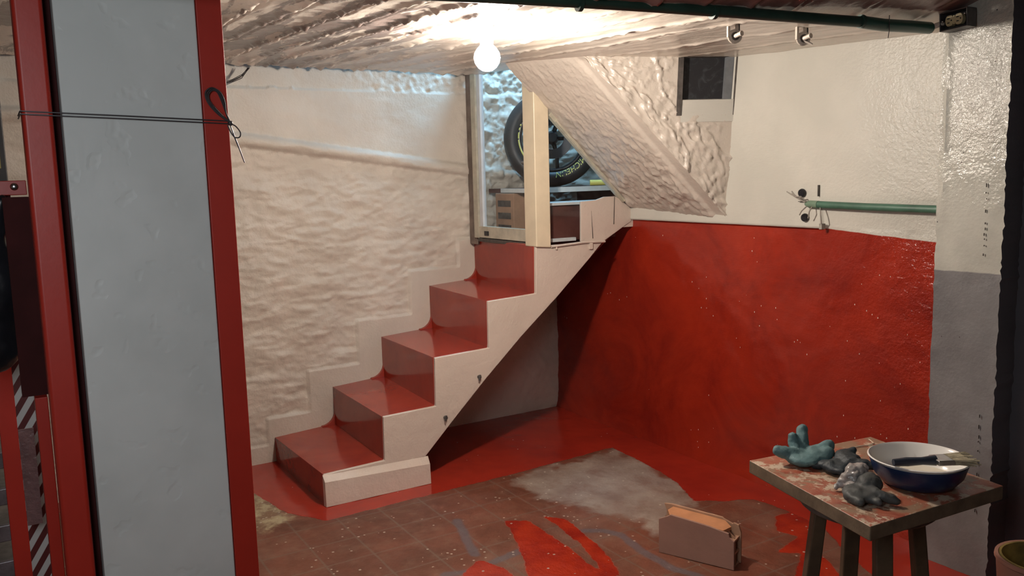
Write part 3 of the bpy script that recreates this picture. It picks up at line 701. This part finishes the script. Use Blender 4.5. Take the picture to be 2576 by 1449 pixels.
# front shell with chipped corners
fr = [(0, 0), (LB, 0), (LB, .112), (LB-.018, .125), (LB-.022, .140), (LB-.1, .152), (.05, .165), (.04, .158), (0, .138)]
MB(O).prism([bp(a, 0, z) for a, z in fr], ey*.010).build('front_shell', simple('front clay face', (.30, .165, .125), .75, .12, 10, .15), bk_, bevel=.0015)
bkf = [(0, 0), (LB, 0), (LB, .120), (LB-.01, .150), (LB-.03, .155), (LB-.035, .150), (LB-.07, .163), (LB-.075, .168), (.02, .178), (-.01, .175), (0, .15)]
MB(O).prism([bp(a, TH-.010, z) for a, z in bkf], ey*.010).build('back_shell', M['tan'], bk_, bevel=.0015)
tp = [(.045, .006, .160), (LB-.045, .006, .146), (LB-.03, TH*.6, .148), (LB-.07, TH-.004, .160), (.03, TH-.004, .170), (.02, TH*.5, .165)]
b = MB(O); a = [b.bm.verts.new(bp(*q)-O) for q in tp]; c = [b.bm.verts.new(bp(q[0], q[1], q[2]-.012)-O) for q in tp]
b.bm.faces.new(a); b.bm.faces.new(c[::-1])
for i in range(6): b.bm.faces.new([a[i], c[i], c[(i+1) % 6], a[(i+1) % 6]])
b.build('top_shell', simple('orange clay web', (.50, .22, .10), .8, .2, 14, .2), bk_, smooth=False)
for d in (TH*.5-.004,):
    MB(O).prism([bp(.01, d, 0), bp(LB-.008, d, 0), bp(LB-.012, d, .11), bp(LB-.05, d, .145), bp(.03, d, .155), bp(.01, d, .14)], ey*.008).build('web', M['tan'], bk_, smooth=False)
for z in (0.0, .05, .10):
    MB(O).hexa([bp(.004, .008, z), bp(LB-.006, .008, z), bp(LB-.006, TH-.008, z), bp(.004, TH-.008, z), bp(.004, .008, z+.008), bp(LB-.006, .008, z+.008), bp(LB-.006, TH-.008, z+.008), bp(.004, TH-.008, z+.008)]).build('web', M['tan'], bk_, smooth=False)

# ================================================================== STOOL TABLE
tb = empty('work_stool', (3.06, 2.03, 0), 'paint spattered square board on a dark four-legged wooden stool', 'stool'); O = Vector(tb.location)
t = NT('paint spattered board')
n1 = t.noise(9, 6, .7, .6); n2 = t.noise(22, 5, .7)
c = t.mix(t.ramp(n1, [(.42, 0), (.5, .6), (.62, 1)]), (.26, .055, .032), (.36, .12, .07))
c = t.mix(t.ramp(t.noise(5, 5, .7, 1), [(.5, 0), (.56, 1)]), c, (.26, .17, .11))
c = t.mix(t.ramp(n2, [(.52, 0), (.57, 1)]), c, (.50, .40, .30))
t.color(c).rough(t.mix(n2, (.2, .2, .2), (.6, .6, .6))); t.bump([(n2, .6)], .004); M['board_top'] = t.m
TP = [(2.787, 1.844), (3.285, 1.721), (3.316, 2.232), (2.848, 2.321)]
b = MB(O); b.hexa([(x, y, .612) for x, y in TP]+[(x, y, .650) for x, y in TP]); top = b.build('board', M['board_top'], tb, bevel=.003)
me = top.data; me.materials.append(simple('bare board edge', (.15, .105, .065), .7, .4, 20, .3))
for p in me.polygons:
    if p.normal.z < .5: p.material_index = 1
MB(O).lathe([(.001, .562), (.176, .562), (.182, .568), (.182, .606), (.178, .6115), (.001, .6115)], (3.06, 2.02, 0), n=36).build('seat', M['dark_rust'], tb)
for k in range(4):
    an = R(36+17)+k*math.pi/2; d = Vector((math.cos(an), math.sin(an), 0)); q = Vector((-d.y, d.x, 0))
    c = Vector((3.06, 2.02, 0)); t0, t1 = c+d*.128+Vector((0, 0, .5625)), c+d*.185+Vector((0, 0, .003))
    MB(O).hexa([t1-d*.020-q*.022, t1+d*.020-q*.022, t1+d*.020+q*.022, t1-d*.020+q*.022, t0-d*.018-q*.023, t0+d*.018-q*.023, t0+d*.018+q*.023, t0-d*.018+q*.023]).build('leg', M['wood_leg'], tb, bevel=.005)

# bowl
BC = Vector((3.175, 2.070, .651))
bl = empty('enamel_bowl', BC, 'blue enamel basin with white inside holding cream paint on the stool board', 'bowl'); O = BC
MB(O).lathe([(.001, .0), (.078, .0), (.092, .006), (.112, .030), (.122, .062), (.1222, .066), (.119, .064), (.109, .032), (.090, .010), (.076, .005), (.001, .004)], BC, n=56).build('basin', M['enamel_blue'], bl)
MB(O).lathe([(.001, .0052), (.076, .0062), (.090, .0112), (.1085, .033), (.1185, .066), (.126, .071), (.1275, .0725), (.124, .0745), (.117, .0685), (.1065, .034), (.089, .013), (.076, .0075), (.001, .0070)], BC, n=56).build('lining', M['enamel_white'], bl)
MB(O).lathe([(.001, .018), (.095, .018), (.0975, .0195), (.001, .0205)], BC, n=40).build('paint', M['wet_paint'], bl)
# brush
br = empty('paint_brush', (3.25, 2.03, .726), 'flat paint brush with cream caked bristles resting across the bowl rim', 'paint brush'); O = Vector(br.location)
bd = Vector((.50, .86, .02)).normalized(); bq = Vector((.86, -.5, 0)); bu = Vector((0, 0, 1)); c = Vector((3.222, 1.997, .7385))
MB(O).tube([c-bd*.065, c-bd*.03, c+bd*.01, c+bd*.045], [.009, .012, .010, .014], 10).build('handle', M['brush_dark'], br)
MB(O).obox(c+bd*.062, bd, bq, bu, .022, .028, .007).build('ferrule', M['steel'], br, bevel=.003)
b = MB(O)
for i in range(60):
    s = random.uniform(-1, 1); h_ = random.uniform(-1, 1); p0 = c+bd*.082+bq*s*.025+bu*h_*.006
    b.tube([p0, p0+bd*random.uniform(.045, .065)+bq*s*.014+bu*(h_*.006-.004)], [.0035, .0015], 5)
b.obox(c+bd*.100, bd, bq, bu, .022, .026, .007); b.build('bristles', M['bristle'], br)

# gloves: fused soft shapes
def blob(name, parts, m, parent, org, vox=.004, amp=.004, sc=40, smooth_it=4):
    b = MB(org)
    for p in parts:
        if p[0] == 't': b.tube(p[1], p[2], 12); [b.ball(p[1][-1], p[2][-1]*1.0, 2), b.ball(p[1][0], p[2][0], 2)]
        else: b.ball(p[1], 1, 3, p[2])
    o = b.build(name, m, parent)
    rm = o.modifiers.new('fuse', 'REMESH'); rm.mode = 'VOXEL'; rm.voxel_size = vox; rm.use_smooth_shade = True
    sm = o.modifiers.new('soft', 'SMOOTH'); sm.iterations = smooth_it; sm.factor = .5
    tx = bpy.data.textures.new('wrinkle', 'CLOUDS'); tx.noise_scale = 1.0/sc; tx.noise_depth = 2
    dm = o.modifiers.new('wrinkle', 'DISPLACE'); dm.texture = tx; dm.strength = amp*2; dm.mid_level = .5; dm.texture_coords = 'LOCAL'
    return o
g1 = empty('rubber_glove', (2.90, 1.94, .651), 'crumpled teal rubber glove with fingers sticking up on the stool board', 'glove'); O = Vector(g1.location)
blob('palm', [('b', (2.905, 1.935, .672), (.052, .050, .020)), ('b', (2.925, 1.975, .676), (.040, .040, .022)),
              ('t', [(2.895, 1.930, .675), (2.868, 1.892, .688), (2.862, 1.882, .692)], [.021, .018, .016]),
              ('t', [(2.880, 1.94, .680), (2.862, 1.945, .705), (2.860, 1.944, .722)], [.019, .016, .014]),
              ('t', [(2.885, 1.955, .680), (2.868, 1.975, .715), (2.860, 1.985, .738)], [.020, .018, .016]),
              ('t', [(2.91, 1.97, .682), (2.930, 2.02, .700)], [.020, .017]),
              ('b', (2.945, 1.99, .686), (.020, .022, .020))], M['teal'], g1, O)
g2 = empty('rubber_glove', (2.994, 1.976, .651), 'dark wet teal rubber glove crumpled between the teal glove and the grey one', 'glove'); O = Vector(g2.location)
blob('palm', [('b', (2.999, 1.961, .668), (.048, .040, .017)), ('b', (2.999, 2.011, .678), (.038, .034, .022)), ('t', [(2.974, 2.006, .68), (2.989, 2.046, .695)], [.016, .012]),
              ('t', [(3.014, 1.986, .675), (3.059, 2.011, .682), (3.074, 2.016, .676)], [.018, .016, .012]), ('t', [(2.994, 1.946, .668), (3.034, 1.936, .668)], [.014, .011]),
              ('t', [(2.969, 1.956, .668), (2.949, 1.931, .662)], [.014, .010])], M['teal_dark'], g2, O, amp=.006)
g3 = empty('rubber_glove', (3.17, 1.86, .651), 'dark grey rubber glove with a pale plastic film cuff at the front of the board', 'glove'); O = Vector(g3.location)
blob('palm', [('b', (3.165, 1.850, .668), (.050, .050, .018)), ('b', (3.160, 1.885, .685), (.032, .034, .026)), ('t', [(3.14, 1.85, .665), (3.155, 1.81, .665), (3.20, 1.80, .664)], [.016, .014, .011]),
              ('t', [(3.18, 1.86, .675), (3.215, 1.86, .672), (3.245, 1.88, .664)], [.017, .013, .010]), ('t', [(3.19, 1.84, .668), (3.225, 1.835, .664)], [.013, .010])], M['grey_rubber'], g3, O)
blob('cuff', [('b', (3.115, 1.895, .700), (.026, .034, .022)), ('b', (3.105, 1.880, .672), (.022, .030, .022)), ('t', [(3.10, 1.87, .69), (3.09, 1.845, .660)], [.012, .005]), ('t', [(3.12, 1.88, .685), (3.13, 1.84, .665)], [.014, .006])], M['grey_bag'], g3, O, vox=.0035, amp=.009, sc=60, smooth_it=1)
sr = empty('string_scrap', (2.88, 2.24, .652), 'thin pale string lying on the back corner of the stool board', 'string')
MB(sr.location).tube([(2.868, 2.285, .653), (2.900, 2.265, .653), (2.905, 2.235, .653), (2.895, 2.205, .653), (2.892, 2.165, .653)], .0016, 6).build('strand', M['string'], sr)

# tub in the corner
tu = empty('open_tub', (3.24, 2.62, .0), 'salmon plastic tub with yellow stained inside beside the grey column', 'tub'); O = Vector(tu.location)
TC = (3.24, 2.62, .0)
MB(O).lathe([(.001, .002), (.105, .002), (.128, .30), (.133, .305), (.132, .315), (.122, .315), (.118, .30), (.098, .012), (.001, .012)], TC, n=40).build('bucket', M['pot'], tu)
MB(O).lathe([(.060, .16), (.1095, .18), (.1165, .30), (.120, .3165), (.113, .3165), (.107, .28), (.098, .19)], TC, n=40, closed=True).build('lining', M['pot_in'], tu)
MB(O).box((3.19, 2.57, .14), (3.27, 2.66, .28)).build('lump', M['maroon'], tu, bevel=.01)

# ================================================================== FOREGROUND POST, RED UPRIGHTS, WIRE
b = MB(); b.box((1.88, .166, 0), (2.2, .487, 1.975))
wp = b.build('white_post', M['post_white'], bevel=.004); tag(wp, 'white plastered square post standing between two red steel uprights', 'post')
ru = empty('steel_upright', (2.19, .52, 0), 'narrow red steel upright on the far side of the white post', 'post', 'red steel uprights against the white post'); O = Vector(ru.location)
MB(O).box((2.150, .488, .0), (2.204, .550, 2.00)).build('tube', M['red_steel'], ru, bevel=.002)
ru = empty('steel_upright', (2.19, .12, 0), 'wide red steel upright on the near side of the white post', 'post', 'red steel uprights against the white post'); O = Vector(ru.location)
MB(O).box((2.120, .083, .0), (2.204, .147, 2.00)).build('tube', M['red_steel'], ru, bevel=.010, seg=4)
MB(O).box((2.10, .147, 0), (2.15, .165, 2.0)).build('gap_shade', M['maroon'], ru)  # dark filler strip, shade of the gap beside the post put into its colour
tw = empty('binding_wire', (2.206, .55, 1.66), 'dark double wire tied round the white post with a loop knot', 'wire'); O = Vector(tw.location)
for dz in (-.0035, .0035):
    MB(O).tube([(2.05, .080, 1.673+dz), (2.205, .080, 1.673+dz), (2.2065, .10, 1.672+dz), (2.2065, .30, 1.665+dz), (2.2065, .50, 1.657+dz), (2.2065, .552, 1.655+dz), (2.15, .554, 1.655+dz)], .0016, 6).build('strand', M['wire'], tw)
kn = Vector((2.210, .552, 1.653))
def lp(name, pts, r): MB(O).tube([kn+Vector((.004, a, z)) for a, z in pts], r, 7).build(name, M['wire'], tw)
def spl(pts, n=6):
    out = []; P_ = [Vector((*p, 0)) for p in pts]
    for i in range(len(P_)-1):
        p0, p1, p2, p3 = P_[max(0, i-1)], P_[i], P_[i+1], P_[min(len(P_)-1, i+2)]
        for k in range(n):
            t_ = k/n; q = .5*((2*p1)+(-p0+p2)*t_+(2*p0-5*p1+4*p2-p3)*t_*t_+(-p0+3*p1-3*p2+p3)*t_**3); out.append((q.x, q.y))
    return out+[(P_[-1].x, P_[-1].y)]
for k in (0, 1, 2):
    e = k*.0035
    lp('loop', spl([(0, 0), (-.030+e, .022), (-.053+e, .050), (-.058+e, .075-e), (-.042, .088-e), (-.022-e, .078), (-.012-e, .055), (-.010, .025), (0, 0)]), .0019)
lp('loop', spl([(0, -.002), (.012, -.008), (.023, -.024), (.020, -.036), (.008, -.036), (-.002, -.022), (-.008, -.005)]), .0017)
lp('tail', spl([(-.006, .012), (0, -.010), (.006, -.030), (.016, -.06), (.028, -.100)]), .0017)
lp('tail', spl([(.004, -.028), (.016, -.062), (.029, -.102)]), .0015)
MB(O).ball(kn, .007, 2).build('knot', M['wire'], tw)

# ================================================================== RACK ON THE FAR LEFT
rk = empty('storage_rack', (1.7, -.1, 0), 'red steel storage rack with a bolted cross beam at the left edge', 'rack'); O = Vector(rk.location)
MB(O).box((1.46, -.035, 0), (1.52, .018, 1.50)).build('upright', M['red_steel'], rk, bevel=.002)
MB(O).box((1.46, -.85, 0), (1.52, -.80, 1.50)).build('upright', M['red_steel'], rk, bevel=.002)
MB(O).box((2.02, .054, 0), (2.09, .0825, .975)).build('upright', M['red_steel'], rk, bevel=.002)
MB(O).box((2.00, .028, .975), (2.06, .088, 1.478)).build('side_plate', M['maroon'], rk)
MB(O).box((1.885, -.85, 1.482), (1.905, .088, 1.520)).build('beam', M['red_steel'], rk, bevel=.002)
MB(O).lathe([(.001, 0), (.010, 0), (.009, .004), (.004, .008), (.001, .008)], (1.905, .060, 1.504), (1, 0, 0), 16).build('bolt', M['steel'], rk)
MB(O).box((1.2, -.85, 1.47), (1.89, .05, 1.485)).build('shelf', M['maroon'], rk)
for z in (.62, .50, .38, .26, .14):
    MB(O).box((1.02, -.80, z), (1.42, .03, z+.012)).build('tray', M['dull_steel'], rk, bevel=.002)
    MB(O).box((1.41, -.80, z), (1.43, .03, z+.055)).build('tray_lip', simple('grey steel tray lip', (.22, .20, .22), .35, .4, 25, .2, .6), rk, bevel=.004)
bg = empty('plastic_bag', (1.925, -.03, 1.48), 'full black plastic bag hanging below the red cross beam', 'bag'); O = Vector(bg.location)
blob('bag', [('b', (1.925, -.02, 1.23), (.045, .070, .20)), ('b', (1.925, -.03, 1.10), (.055, .075, .085)), ('t', [(1.92, .01, 1.40), (1.93, .03, 1.475)], [.03, .012]), ('t', [(1.92, -.03, 1.42), (1.93, -.02, 1.478)], [.03, .012])], M['black'], bg, O, vox=.008, amp=.010, sc=12)
ub = empty('dark_cabinet', (1.35, -.3, 1.487), 'tall dark cabinet standing on top of the rack shelf at the left edge', 'cabinet'); O = Vector(ub.location)
MB(O).box((1.22, -.8, 1.487), (1.52, .055, 1.98)).build('body', M['dark'], ub, bevel=.004)
MB(O).box((1.519, -.4, 1.56), (1.525, .04, 1.62)).build('label_plate', simple('dull yellow tape', (.30, .24, .07), .6, .3, 10), ub)
hz = empty('striped_board', (1.75, .03, 1.0), 'narrow board with diagonal white and dark stripes behind the red upright', 'board'); O = Vector(hz.location)
t = NT('diagonal stripes'); X = t.xyz(); s = t.math('FRACT', t.math('MULTIPLY', t.math('ADD', X[2], t.math('MULTIPLY', X[1], -1.6)), 16))
t.color(t.mix(t.math('GREATER_THAN', s, .5), (.08, .012, .012), (.42, .42, .42))).rough(.4)
MB(O).box((1.70, .012, .0), (1.72, .065, 1.03)).build('board', t.m, hz)
ps = empty('plastic_sheet', (1.95, .05, .5), 'crumpled pinkish plastic sheet strip hanging beside the red rack upright', 'plastic sheet'); O = Vector(ps.location)
MB(O).box((1.80, .012, .55), (1.806, .050, .83)).build('sheet', simple('pink translucent film', (.20, .11, .11), .25, .3, 20, .8), ps)
